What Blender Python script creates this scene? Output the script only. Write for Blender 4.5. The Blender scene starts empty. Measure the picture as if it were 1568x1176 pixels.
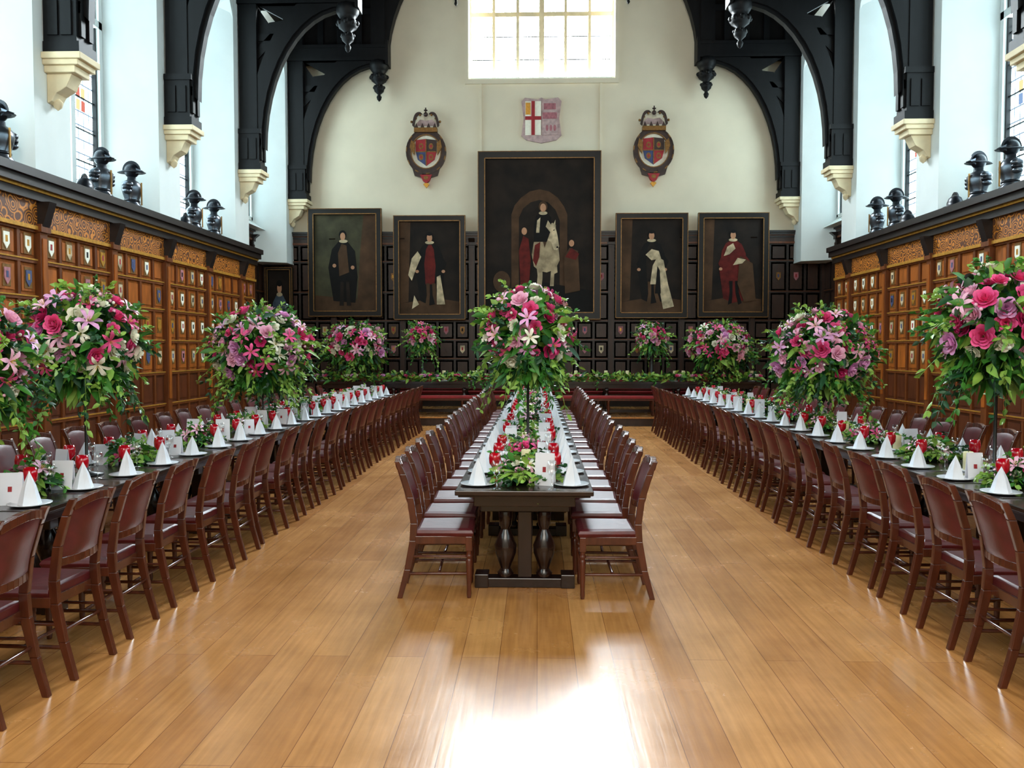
import bpy, bmesh, math, random
from mathutils import Vector, Matrix
R = random.Random(7)
scene = bpy.context.scene
scene.view_settings.view_transform = 'Standard'
scene.view_settings.look = 'None'
scene.view_settings.exposure = 0.0

# ------------------------------------------------------------------ materials
def lin(c):
    c = c/255.0
    return c/12.92 if c <= 0.04045 else ((c+0.055)/1.055)**2.4
def col(r, g, b): return (lin(r), lin(g), lin(b), 1)

def mat(name, rgb, rough=0.5, metal=0.0, var=0.12, scale=8.0, spec=0.5, bump=0.0, stretch=(1, 1, 1), coat=0.0):
    m = bpy.data.materials.new(name); m.use_nodes = True
    nt = m.node_tree; b = nt.nodes['Principled BSDF']
    b.inputs['Roughness'].default_value = rough
    b.inputs['Metallic'].default_value = metal
    b.inputs['Specular IOR Level'].default_value = spec
    b.inputs['Coat Weight'].default_value = coat
    b.inputs['Coat Roughness'].default_value = 0.12
    c = col(*rgb)
    tc = nt.nodes.new('ShaderNodeTexCoord'); mp = nt.nodes.new('ShaderNodeMapping')
    mp.inputs['Scale'].default_value = stretch
    nt.links.new(tc.outputs['Object'], mp.inputs['Vector'])
    n = nt.nodes.new('ShaderNodeTexNoise'); n.inputs['Scale'].default_value = scale; n.inputs['Detail'].default_value = 4
    nt.links.new(mp.outputs['Vector'], n.inputs['Vector'])
    r = nt.nodes.new('ShaderNodeValToRGB')
    r.color_ramp.elements[0].position = 0.3; r.color_ramp.elements[1].position = 0.7
    r.color_ramp.elements[0].color = (c[0]*(1-var), c[1]*(1-var), c[2]*(1-var), 1)
    r.color_ramp.elements[1].color = (min(1, c[0]*(1+var)), min(1, c[1]*(1+var)), min(1, c[2]*(1+var)), 1)
    nt.links.new(n.outputs['Fac'], r.inputs['Fac']); nt.links.new(r.outputs['Color'], b.inputs['Base Color'])
    if bump > 0:
        bp = nt.nodes.new('ShaderNodeBump'); bp.inputs['Strength'].default_value = bump; bp.inputs['Distance'].default_value = 0.02
        nt.links.new(n.outputs['Fac'], bp.inputs['Height']); nt.links.new(bp.outputs['Normal'], b.inputs['Normal'])
    return m

def emis(name, rgb, strength):
    m = bpy.data.materials.new(name); m.use_nodes = True
    nt = m.node_tree; nt.nodes.clear()
    o = nt.nodes.new('ShaderNodeOutputMaterial'); e = nt.nodes.new('ShaderNodeEmission')
    e.inputs['Color'].default_value = col(*rgb); e.inputs['Strength'].default_value = strength
    nt.links.new(e.outputs[0], o.inputs[0]); return m

def leaded(name, strength, c1, c2, lead, axis, w=0.16, h=0.22, mort=0.012):
    m = bpy.data.materials.new(name); m.use_nodes = True
    nt = m.node_tree; nt.nodes.clear()
    o = nt.nodes.new('ShaderNodeOutputMaterial'); e = nt.nodes.new('ShaderNodeEmission')
    tc = nt.nodes.new('ShaderNodeTexCoord'); sp = nt.nodes.new('ShaderNodeSeparateXYZ'); cb = nt.nodes.new('ShaderNodeCombineXYZ')
    nt.links.new(tc.outputs['Object'], sp.inputs[0])
    nt.links.new(sp.outputs[axis], cb.inputs[0]); nt.links.new(sp.outputs['Z'], cb.inputs[1])
    br = nt.nodes.new('ShaderNodeTexBrick'); br.offset = 0.0
    br.inputs['Scale'].default_value = 1.0; br.inputs['Brick Width'].default_value = w; br.inputs['Row Height'].default_value = h
    br.inputs['Mortar Size'].default_value = mort; br.inputs['Mortar Smooth'].default_value = 0.0
    br.inputs['Color1'].default_value = col(*c1); br.inputs['Color2'].default_value = col(*c2); br.inputs['Mortar'].default_value = col(*lead)
    nt.links.new(cb.outputs[0], br.inputs['Vector']); nt.links.new(br.outputs['Color'], e.inputs['Color'])
    e.inputs['Strength'].default_value = strength
    nt.links.new(e.outputs[0], o.inputs[0]); return m

def floor_mat():
    m = bpy.data.materials.new('oak_floorboards'); m.use_nodes = True
    nt = m.node_tree; b = nt.nodes['Principled BSDF']
    tc = nt.nodes.new('ShaderNodeTexCoord'); mp = nt.nodes.new('ShaderNodeMapping')
    mp.inputs['Rotation'].default_value = (0, 0, math.radians(90))
    nt.links.new(tc.outputs['Object'], mp.inputs['Vector'])
    br = nt.nodes.new('ShaderNodeTexBrick'); br.offset = 0.37
    br.inputs['Scale'].default_value = 1; br.inputs['Brick Width'].default_value = 3.4; br.inputs['Row Height'].default_value = 0.21
    br.inputs['Mortar Size'].default_value = 0.002; br.inputs['Mortar Smooth'].default_value = 0.3
    br.inputs['Color1'].default_value = col(184, 124, 66); br.inputs['Color2'].default_value = col(206, 148, 88); br.inputs['Mortar'].default_value = col(128, 78, 40)
    nt.links.new(mp.outputs[0], br.inputs['Vector'])
    mp2 = nt.nodes.new('ShaderNodeMapping'); mp2.inputs['Scale'].default_value = (14, 0.7, 1)
    nt.links.new(tc.outputs['Object'], mp2.inputs['Vector'])
    n = nt.nodes.new('ShaderNodeTexNoise'); n.inputs['Scale'].default_value = 2.5; n.inputs['Detail'].default_value = 8
    nt.links.new(mp2.outputs[0], n.inputs['Vector'])
    r = nt.nodes.new('ShaderNodeValToRGB'); r.color_ramp.elements[0].color = (0.8, 0.76, 0.7, 1); r.color_ramp.elements[1].color = (1.07, 1.05, 1.02, 1)
    r.color_ramp.elements[0].position = 0.3; r.color_ramp.elements[1].position = 0.7
    nt.links.new(n.outputs['Fac'], r.inputs['Fac'])
    mx = nt.nodes.new('ShaderNodeMix'); mx.data_type = 'RGBA'; mx.blend_type = 'MULTIPLY'; mx.inputs['Factor'].default_value = 1
    nt.links.new(br.outputs['Color'], mx.inputs[6]); nt.links.new(r.outputs['Color'], mx.inputs[7])
    n3 = nt.nodes.new('ShaderNodeTexNoise'); n3.inputs['Scale'].default_value = 1.3; n3.inputs['Detail'].default_value = 6; n3.inputs['Roughness'].default_value = 0.65
    nt.links.new(tc.outputs['Object'], n3.inputs['Vector'])
    r3 = nt.nodes.new('ShaderNodeValToRGB'); r3.color_ramp.elements[0].color = (0.80, 0.77, 0.73, 1); r3.color_ramp.elements[1].color = (1.06, 1.06, 1.08, 1)
    r3.color_ramp.elements[0].position = 0.32; r3.color_ramp.elements[1].position = 0.62
    nt.links.new(n3.outputs['Fac'], r3.inputs['Fac'])
    mx2 = nt.nodes.new('ShaderNodeMix'); mx2.data_type = 'RGBA'; mx2.blend_type = 'MULTIPLY'; mx2.inputs['Factor'].default_value = 1
    nt.links.new(mx.outputs[2], mx2.inputs[6]); nt.links.new(r3.outputs['Color'], mx2.inputs[7])
    nt.links.new(mx2.outputs[2], b.inputs['Base Color'])
    mr = nt.nodes.new('ShaderNodeMapRange'); mr.inputs['To Min'].default_value = 0.19; mr.inputs['To Max'].default_value = 0.33
    nt.links.new(n3.outputs['Fac'], mr.inputs['Value']); nt.links.new(mr.outputs[0], b.inputs['Roughness'])
    bp = nt.nodes.new('ShaderNodeBump'); bp.inputs['Strength'].default_value = 0.06; bp.inputs['Distance'].default_value = 0.01
    nt.links.new(n.outputs['Fac'], bp.inputs['Height']); nt.links.new(bp.outputs['Normal'], b.inputs['Normal'])
    return m

def frieze_mat():
    m = bpy.data.materials.new('gilded_frieze'); m.use_nodes = True
    nt = m.node_tree; b = nt.nodes['Principled BSDF']
    tc = nt.nodes.new('ShaderNodeTexCoord')
    v = nt.nodes.new('ShaderNodeTexVoronoi'); v.inputs['Scale'].default_value = 6.5; v.feature = 'F1'
    nt.links.new(tc.outputs['Object'], v.inputs['Vector'])
    w = nt.nodes.new('ShaderNodeMath'); w.operation = 'SINE'
    ml = nt.nodes.new('ShaderNodeMath'); ml.operation = 'MULTIPLY'; ml.inputs[1].default_value = 30
    nt.links.new(v.outputs['Distance'], ml.inputs[0]); nt.links.new(ml.outputs[0], w.inputs[0])
    r = nt.nodes.new('ShaderNodeValToRGB'); r.color_ramp.elements[0].position = 0.2; r.color_ramp.elements[1].position = 0.5
    r.color_ramp.elements[0].color = col(88, 44, 12); r.color_ramp.elements[1].color = col(206, 126, 34)
    nt.links.new(w.outputs[0], r.inputs['Fac']); nt.links.new(r.outputs['Color'], b.inputs['Base Color'])
    b.inputs['Roughness'].default_value = 0.45
    return m

M = {}
M['plaster'] = mat('white_plaster', (224, 230, 228), 0.85, var=0.03, scale=2, spec=0.2)
M['plaster_b'] = mat('cream_plaster', (226, 216, 192), 0.85, var=0.05, scale=1.2, spec=0.2)
M['stone'] = mat('cream_stone', (220, 204, 168), 0.8, var=0.08, scale=6)
M['black'] = mat('black_oak', (8, 8, 10), 0.55, var=0.4, scale=10, stretch=(1, 1, 0.3), spec=0.22)
M['roof'] = mat('dark_roof_boards', (16, 12, 11), 0.85, var=0.4, scale=4, spec=0.15)
M['panel'] = mat('oak_panel_amber', (156, 84, 26), 0.38, var=0.34, scale=5, stretch=(3, 3, 0.5))
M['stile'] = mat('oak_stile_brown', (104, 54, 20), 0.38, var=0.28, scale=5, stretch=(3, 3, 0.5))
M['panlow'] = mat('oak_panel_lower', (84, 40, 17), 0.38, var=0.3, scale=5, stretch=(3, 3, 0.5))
M['pdark'] = mat('oak_panel_dark', (50, 26, 14), 0.42, var=0.3, scale=5, stretch=(3, 3, 0.5))
M['sdark'] = mat('oak_stile_dark', (31, 16, 10), 0.42, var=0.3, scale=5, stretch=(3, 3, 0.5))
M['cornice'] = mat('cornice_dark_oak', (26, 17, 15), 0.4, var=0.3, scale=7)
M['frieze'] = frieze_mat()
M['gold'] = mat('gilding', (205, 150, 60), 0.38, metal=0.5, var=0.2, scale=20)
M['oldgold'] = mat('tarnished_gilding', (130, 92, 44), 0.42, metal=0.4, var=0.3, scale=20)
M['floor'] = floor_mat()
M['wood'] = mat('mahogany', (80, 36, 20), 0.27, var=0.3, scale=9, stretch=(2, 2, 0.4), coat=0.3)
M['table'] = mat('table_dark_oak', (32, 17, 13), 0.24, var=0.35, scale=6, stretch=(4, 0.4, 1), coat=0.3)
M['leather'] = mat('maroon_leather', (84, 22, 26), 0.38, var=0.2, scale=14, bump=0.1)
M['red'] = mat('red_upholstery', (140, 20, 28), 0.6, var=0.2)
M['white'] = mat('white_linen', (232, 233, 240), 0.8, var=0.02)
M['china'] = mat('white_china', (228, 230, 236), 0.2, var=0.02)
M['card'] = mat('white_card', (230, 229, 236), 0.7, var=0.02)
M['ruby'] = mat('ruby_glass', (176, 8, 28), 0.12, var=0.15, coat=0.5)
M['candle'] = mat('cream_wax', (232, 220, 170), 0.5, var=0.04)
M['steel'] = mat('armour_steel', (92, 98, 106), 0.3, metal=0.85, var=0.3, scale=9)
M['steeld'] = mat('blackened_steel', (24, 27, 34), 0.35, metal=0.6, var=0.3, scale=9)
M['brass'] = mat('armour_brass_trim', (150, 112, 60), 0.35, metal=0.8, var=0.2, scale=9)
M['silver'] = mat('cutlery_silver', (200, 200, 205), 0.2, metal=1.0, var=0.05)
M['iron'] = mat('black_iron_stand', (14, 16, 14), 0.4, var=0.2)
M['leaf1'] = mat('leaf_green', (60, 122, 38), 0.5, var=0.35, scale=9)
M['leaf2'] = mat('leaf_lime', (136, 174, 72), 0.5, var=0.3, scale=9)
M['leaf3'] = mat('leaf_dark', (26, 72, 36), 0.5, var=0.35, scale=9)
M['hot'] = mat('petal_hot_pink', (236, 84, 146), 0.55, var=0.22, scale=14)
M['pale'] = mat('petal_pale_pink', (248, 188, 212), 0.55, var=0.1, scale=14)
M['mag'] = mat('petal_magenta', (200, 44, 110), 0.55, var=0.25, scale=14)
M['lilac'] = mat('petal_lilac', (232, 168, 216), 0.55, var=0.18, scale=14)
M['cream'] = mat('petal_cream', (244, 242, 224), 0.55, var=0.06, scale=14)
M['yel'] = mat('stamen_yellow', (200, 170, 60), 0.6)
cv = dict(rough=0.6, spec=0.2)
M['canvas'] = mat('dark_oil_canvas', (28, 20, 15), var=0.6, scale=2.2, **cv)
M['canvas2'] = mat('brown_oil_canvas', (74, 52, 34), var=0.4, scale=2.5, **cv)
M['canvasg'] = mat('grey_green_oil', (64, 62, 44), var=0.4, scale=2.5, **cv)
M['skin'] = mat('painted_flesh', (186, 138, 106), var=0.12, **cv)
M['ivory'] = mat('painted_ivory', (188, 170, 138), var=0.45, scale=6, **cv)
M['horse'] = mat('painted_grey_horse', (164, 146, 116), var=0.5, scale=4, **cv)
M['pred'] = mat('painted_crimson', (92, 24, 20), var=0.4, scale=6, **cv)
M['pblk'] = mat('painted_black', (10, 8, 8), var=0.4, scale=6, **cv)
M['pblue'] = mat('painted_blue_grey', (70, 84, 98), var=0.3, scale=6, **cv)
M['frame'] = mat('black_frame', (12, 9, 8), 0.4, var=0.3, spec=0.35)
M['hred'] = mat('heraldic_red', (156, 32, 40), 0.6, var=0.2, scale=12)
M['hrose'] = mat('heraldic_rose', (166, 104, 112), 0.7, var=0.3, scale=14)
M['hgrey'] = mat('heraldic_grey_rose', (186, 160, 158), 0.7, var=0.25, scale=10)
M['hblue'] = mat('heraldic_blue', (54, 66, 108), 0.6, var=0.2, scale=12)
M['hdark'] = mat('heraldic_dark_bronze', (52, 32, 26), 0.5, var=0.4, scale=14)
M['sideglass'] = leaded('leaded_glass', 15.0, (222, 244, 250), (186, 222, 232), (40, 50, 58), 'Y')
M['backglass'] = leaded('leaded_glass_bright', 105.0, (238, 249, 255), (225, 242, 252), (180, 200, 212), 'X', 0.2, 0.28, 0.006)
M['southfill'] = leaded('fill_glow_south', 12.0, (255, 250, 238), (245, 238, 226), (60, 60, 60), 'X')  # glowing pane behind the camera, added as general fill light
M['st_red'] = emis('stained_red', (210, 120, 105), 1.3)
M['st_blue'] = emis('stained_blue', (130, 160, 200), 1.3)
M['st_gold'] = emis('stained_gold', (225, 205, 150), 1.5)
g = bpy.data.materials.new('clear_glass'); g.use_nodes = True
nt = g.node_tree; nt.nodes.clear()
o = nt.nodes.new('ShaderNodeOutputMaterial'); mxs = nt.nodes.new('ShaderNodeMixShader'); tr = nt.nodes.new('ShaderNodeBsdfTransparent'); gl = nt.nodes.new('ShaderNodeBsdfGlossy')
gl.inputs['Roughness'].default_value = 0.05; mxs.inputs[0].default_value = 0.18
nt.links.new(tr.outputs[0], mxs.inputs[1]); nt.links.new(gl.outputs[0], mxs.inputs[2]); nt.links.new(mxs.outputs[0], o.inputs[0])
M['glass'] = g

# ------------------------------------------------------------------ mesh builder
ID = lambda x, y, z: (x, y, z)
class MB:
    def __init__(s): s.v = []; s.f = []; s.m = []; s.sm = []; s.mats = []
    def mi(s, k):
        if k not in s.mats: s.mats.append(k)
        return s.mats.index(k)
    def add(s, vs, fs, k, smooth=False):
        b = len(s.v); s.v.extend([tuple(p) for p in vs]); i = s.mi(k)
        for f in fs:
            s.f.append([b+j for j in f]); s.m.append(i); s.sm.append(smooth)
    def box(s, x0, x1, y0, y1, z0, z1, k, fr=ID):
        vs = [fr(x, y, z) for z in (z0, z1) for (x, y) in ((x0, y0), (x1, y0), (x1, y1), (x0, y1))]
        s.add(vs, [(3, 2, 1, 0), (4, 5, 6, 7), (0, 1, 5, 4), (1, 2, 6, 5), (2, 3, 7, 6), (3, 0, 4, 7)], k)
    def prism(s, poly, a, b, k, fr=ID, smooth=False):
        n = len(poly)
        vs = [fr(u, a, z) for u, z in poly]+[fr(u, b, z) for u, z in poly]
        fs = [tuple(range(n)), tuple(range(2*n-1, n-1, -1))]+[(i, i+n, (i+1) % n+n, (i+1) % n) for i in range(n)]
        s.add(vs, fs, k, smooth)
    def band(s, lo, hi, a, b, k, fr=ID):
        for i in range(len(lo)-1):
            s.prism([lo[i], lo[i+1], hi[i+1], hi[i]], a, b, k, fr)
    def lathe(s, prof, c, k, seg=16, sx=1, sy=1, fr=ID, smooth=True):
        vs = []; fs = []
        for r, z in prof:
            for i in range(seg):
                a = 2*math.pi*i/seg
                vs.append(fr(c[0]+r*sx*math.cos(a), c[1]+r*sy*math.sin(a), c[2]+z))
        n = len(prof)
        for j in range(n-1):
            for i in range(seg):
                fs.append((j*seg+i, j*seg+(i+1) % seg, (j+1)*seg+(i+1) % seg, (j+1)*seg+i))
        if prof[0][0] > 1e-4: fs.append(tuple(reversed(range(seg))))
        if prof[-1][0] > 1e-4: fs.append(tuple(range((n-1)*seg, n*seg)))
        s.add(vs, fs, k, smooth)
    def tube(s, p, q, r, k, seg=6, r2=None):
        p = Vector(p); q = Vector(q); d = (q-p).normalized()
        a = d.orthogonal().normalized(); b = d.cross(a); r2 = r if r2 is None else r2
        vs = [p+(a*math.cos(t)+b*math.sin(t))*r for t in [2*math.pi*i/seg for i in range(seg)]]
        vs += [q+(a*math.cos(t)+b*math.sin(t))*r2 for t in [2*math.pi*i/seg for i in range(seg)]]
        s.add(vs, [(i, (i+1) % seg, (i+1) % seg+seg, i+seg) for i in range(seg)]+[tuple(reversed(range(seg))), tuple(range(seg, 2*seg))], k, True)
    def sph(s, c, r, k, sx=1, sy=1, sz=1, seg=12, rings=7, fr=ID):
        prof = [(max(r*math.sin(math.pi*i/rings), 0.0), -r*sz*math.cos(math.pi*i/rings)) for i in range(rings+1)]
        s.lathe(prof, c, k, seg, sx, sy, fr)
    def ell(s, u, z, ru, rz, n, k, fr, seg=20, rot=0):
        vs = [];
        for i in range(seg):
            t = 2*math.pi*i/seg; du = ru*math.cos(t); dz = rz*math.sin(t)
            vs.append(fr(u+du*math.cos(rot)-dz*math.sin(rot), n, z+du*math.sin(rot)+dz*math.cos(rot)))
        s.add(vs, [tuple(range(seg))], k)
    def poly(s, pts, n, k, fr): s.add([fr(u, n, z) for u, z in pts], [tuple(range(len(pts)))], k)
    def mesh(s, name, fix=True):
        me = bpy.data.meshes.new(name); me.from_pydata(s.v, [], s.f)
        for k in s.mats: me.materials.append(M[k])
        me.polygons.foreach_set('material_index', s.m); me.polygons.foreach_set('use_smooth', s.sm)
        if fix:
            bm = bmesh.new(); bm.from_mesh(me); bmesh.ops.recalc_face_normals(bm, faces=bm.faces); bm.to_mesh(me); bm.free()
        me.update(); return me
    def obj(s, name, fix=True, bevel=0, loc=(0, 0, 0), rz=0, oname=None):
        me = s.mesh(name, fix); o = bpy.data.objects.new(oname or name, me); scene.collection.objects.link(o)
        o.location = loc; o.rotation_euler = (0, 0, rz)
        if bevel:
            b = o.modifiers.new('bevel', 'BEVEL'); b.width = bevel; b.segments = 2; b.limit_method = 'ANGLE'; b.angle_limit = math.radians(50)
        return o
def inst(me, name, loc, rz=0, bevel=0, sc=(1, 1, 1)):
    o = bpy.data.objects.new(name, me); scene.collection.objects.link(o); o.location = loc; o.rotation_euler = (0, 0, rz); o.scale = sc
    if bevel:
        b = o.modifiers.new('bevel', 'BEVEL'); b.width = bevel; b.segments = 2; b.limit_method = 'ANGLE'; b.angle_limit = math.radians(50)
    return o
def baked(mb, name, bevel):
    o = mb.obj('tmp', bevel=bevel); dg = bpy.context.evaluated_depsgraph_get()
    me = bpy.data.meshes.new_from_object(o.evaluated_get(dg)); me.name = name
    bpy.data.objects.remove(o); return me

XC = 0.1; YB = 22.4; YS = -4.0
TR = [22.2, 18.5, 14.85, 11.25, 7.65, 4.05, 0.45, -3.15]
YE = 19.35; YD = 18.9; DZ = 0.2
PF = 6.62
frL = lambda u, n, z: (XC-PF+n, u, z)
frR = lambda u, n, z: (XC+PF-n, u, z)
frL2 = lambda u, n, z: (XC-7.35+n, u, z)
frR2 = lambda u, n, z: (XC+7.35-n, u, z)
frB = lambda u, n, z: (u, YB-n, z)

# ------------------------------------------------------------------ floor / ceiling
mb = MB(); mb.box(-9, 9.2, YS-0.3, YB+0.3, -0.1, 0, 'floor'); mb.obj('floor')
mb = MB(); mb.box(XC-7.34, XC+7.34, YD, YB-0.005, 0.0, DZ-0.03, 'pdark'); mb.box(XC-7.34, XC+7.34, YD-0.05, YB-0.005, DZ-0.03, DZ, 'floor'); mb.obj('floor_dais')
mb = MB()
mb.prism([(-8.2+XC, 9.95), (XC, 15.6), (8.2+XC, 9.95), (8.2+XC, 10.2), (XC, 15.9), (-8.2+XC, 10.2)], YS-0.3, YB+0.3, 'roof', lambda x, y, z: (x, y, z))
for o_, z_ in ((5.2, 11.55), (3.4, 12.9), (1.7, 14.1)):
    for s_ in (-1, 1): mb.box(XC+s_*o_-0.13, XC+s_*o_+0.13, YS, YB-0.05, z_-0.15, z_+0.2, 'black')
for s_ in (-1, 1): mb.box(XC+s_*6.75-0.2, XC+s_*6.75+0.2, YS, YB-0.05, 9.75, 10.05, 'black')
mb.obj('ceiling')

# ------------------------------------------------------------------ walls
def side_wall(name, sgn):
    mb = MB()
    X = lambda o_: XC+sgn*o_
    def bx(o0, o1, y0, y1, z0, z1, k): mb.box(min(X(o0), X(o1)), max(X(o0), X(o1)), y0, y1, z0, z1, k)
    bx(PF+0.03, 8.2, YS, YE, 0, 3.93, 'plaster')
    bx(7.38, 8.2, YE, YB, 0, 4.72, 'plaster')
    for y in TR:
        lo = max(y-0.85, YS); hi = min(y+0.85, YB); l2 = max(y-0.42, YS); h2 = min(y+0.42, YB)
        pts = [(8.2, lo), (7.35, lo), (6.55, l2), (6.55, h2), (7.35, hi), (8.2, hi)]
        z0 = 3.93; z1 = 10.1
        n = len(pts); vs = [(X(a), b, z0) for a, b in pts]+[(X(a), b, z1) for a, b in pts]
        mb.add(vs, [tuple(range(n)), tuple(range(2*n-1, n-1, -1))]+[(i, i+n, (i+1) % n+n, (i+1) % n) for i in range(n)], 'plaster')
    for i in range(len(TR)-1):
        y1, y0 = TR[i]-0.4, TR[i+1]+0.4
        last = i == 0
        yc = (y0+y1)/2; hw = (y1-y0)/2
        arc = [(yc+hw*math.cos(t), 8.6+0.9*math.sin(t)) for t in [math.pi*k/12 for k in range(13)]]
        for k in range(12):
            a, b = arc[k], arc[k+1]
            q = [(a[0], a[1]), (b[0], b[1]), (b[0], 10.1), (a[0], 10.1)]
            vs = [(X(6.56), u, z) for u, z in q]+[(X(7.34), u, z-0.35 if z < 10 else z) for u, z in q]
            mb.add(vs, [(0, 1, 2, 3), (7, 6, 5, 4), (0, 4, 5, 1), (1, 5, 6, 2), (2, 6, 7, 3), (3, 7, 4, 0)], 'plaster')
        zb = 4.72 if last else 3.93
        q = [(X(7.0), zb), (X(7.5), zb), (X(7.5), zb+0.35)]
        mb.prism(q, TR[i+1]+0.7, min(TR[i]-0.7, YB), 'plaster', lambda x, y, z: (x, y, z))
        bx(7.45, 8.2, TR[i+1]+0.8, TR[i]-0.8, 3.93, 10.1, 'plaster')
    mb.obj(name)
side_wall('wall_left', -1); side_wall('wall_right', 1)

wn = 1
for sgn in (-1, 1):
    X = lambda o_: XC+sgn*o_
    for i in range(len(TR)-1):
        y0, y1 = TR[i+1]+0.84, TR[i]-0.84; zb = 4.95 if i == 0 else 4.2; zt = 9.4
        mb = MB()
        mb.add([(X(7.40), y0, zb), (X(7.40), y1, zb), (X(7.40), y1, zt), (X(7.40), y0, zt)], [(0, 1, 2, 3)], 'sideglass')
        def bx(o0, o1, a, b, c, d, k): mb.box(min(X(o0), X(o1)), max(X(o0), X(o1)), a, b, c, d, k)
        bx(7.28, 7.44, y0, y0+0.1, zb, zt, 'plaster'); bx(7.28, 7.44, y1-0.1, y1, zb, zt, 'plaster')
        ym = (y0+y1)/2; bx(7.26, 7.44, ym-0.06, ym+0.06, zb, zt, 'plaster')
        bx(7.28, 7.44, y0, y1, 6.95, 7.07, 'plaster'); bx(7.28, 7.44, y0, y1, zb-0.02, zb+0.07, 'plaster')
        for a in (y0+0.11, ym-0.09, ym+0.065, y1-0.14): bx(7.33, 7.4, a, a+0.03, zb, zt, 'black')
        for zz in (4.7, 5.2, 5.7, 6.2, 6.7, 7.3, 7.8, 8.3, 8.8): bx(7.36, 7.39, y0+0.1, y1-0.1, zz, zz+0.02, 'black')
        for (a, b) in ((y0+0.13, ym-0.09), (ym+0.09, y1-0.13)):
            for zz in (5.5, 7.3):
                c = (a+b)/2; w = 0.15
                k1, k2 = R.choice([('st_red', 'st_gold'), ('st_blue', 'st_gold'), ('st_gold', 'st_red')])
                for (ua, ub, za, zb2, kk) in ((c-w, c, zz+0.2, zz+0.4, k1), (c, c+w, zz+0.2, zz+0.4, k2), (c-w, c, zz, zz+0.2, k2), (c, c+w, zz, zz+0.2, k1)):
                    mb.add([(X(7.395), ua+.015, za+.015), (X(7.395), ub-.015, za+.015), (X(7.395), ub-.015, zb2-.015), (X(7.395), ua+.015, zb2-.015)], [(0, 1, 2, 3)], kk)
        mb.obj('fill_window_%d' % wn, fix=False); wn += 1

WX0, WX1, WZ0, WZ1 = -1.79, 1.99, 8.72, 13.2
mb = MB()
mb.box(-8.2, WX0, YB, YB+0.7, 0, 16, 'plaster_b'); mb.box(WX1, 8.4, YB, YB+0.7, 0, 16, 'plaster_b')
mb.box(WX0, WX1, YB, YB+0.7, 0, WZ0, 'plaster_b'); mb.box(WX0, WX1, YB, YB+0.7, WZ1, 16, 'plaster_b')
mb.obj('wall_back')
mb = MB()
mb.add([(WX0, YB+0.45, WZ0), (WX1, YB+0.45, WZ0), (WX1, YB+0.45, WZ1), (WX0, YB+0.45, WZ1)], [(0, 1, 2, 3)], 'backglass')
mb.box(WX0, WX1, YB+0.0, YB+0.5, WZ0-0.02, WZ0+0.06, 'plaster')
for k in range(7):
    x = WX0+(WX1-WX0)*k/6; w = 0.07 if k == 3 else (0.05 if k in (0, 6) else 0.04)
    mb.box(x-w, x+w, YB+0.3, YB+0.5, WZ0, WZ1, 'stone')
mb.box(WX0, WX1, YB+0.32, YB+0.5, 10.45, 10.57, 'stone')
for zz in (9.35, 9.95, 11.1): mb.box(WX0, WX1, YB+0.42, YB+0.44, zz, zz+.025, 'black')
mb.obj('fill_window_%d' % wn); wn += 1
mb = MB()
for x in (WX0+0.3, WX1-0.35): mb.box(x-0.025, x+0.025, YB-0.04, YB, 6.85, 8.62, 'plaster_b')
mb.box(WX0-0.1, WX1+0.1, YB-0.08, YB, 8.6, 8.72, 'plaster_b')
for x in (WX0-0.06, WX1+0.06): mb.box(x-0.05, x+0.05, YB-0.06, YB, 8.72, WZ1, 'plaster_b')
mb.obj('trim_1')

mb = MB()
mb.box(-8.2, -3, YS-0.7, YS, 0, 16, 'plaster_b'); mb.box(3.2, 8.4, YS-0.7, YS, 0, 16, 'plaster_b')
mb.box(-3, 3.2, YS-0.7, YS, 0, 4.6, 'plaster_b'); mb.box(-3, 3.2, YS-0.7, YS, 12, 16, 'plaster_b'); mb.obj('wall_front')
mb = MB(); mb.add([(-3, YS-0.4, 4.6), (3.2, YS-0.4, 4.6), (3.2, YS-0.4, 12), (-3, YS-0.4, 12)], [(3, 2, 1, 0)], 'southfill')  # unseen window added behind the camera to light camera-facing sides
for k in range(6):
    x = -3+6.2*k/5; mb.box(x-0.07, x+0.07, YS-0.45, YS-0.2, 4.6, 12, 'plaster')
mb.obj('fill_window_%d' % wn)

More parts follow.
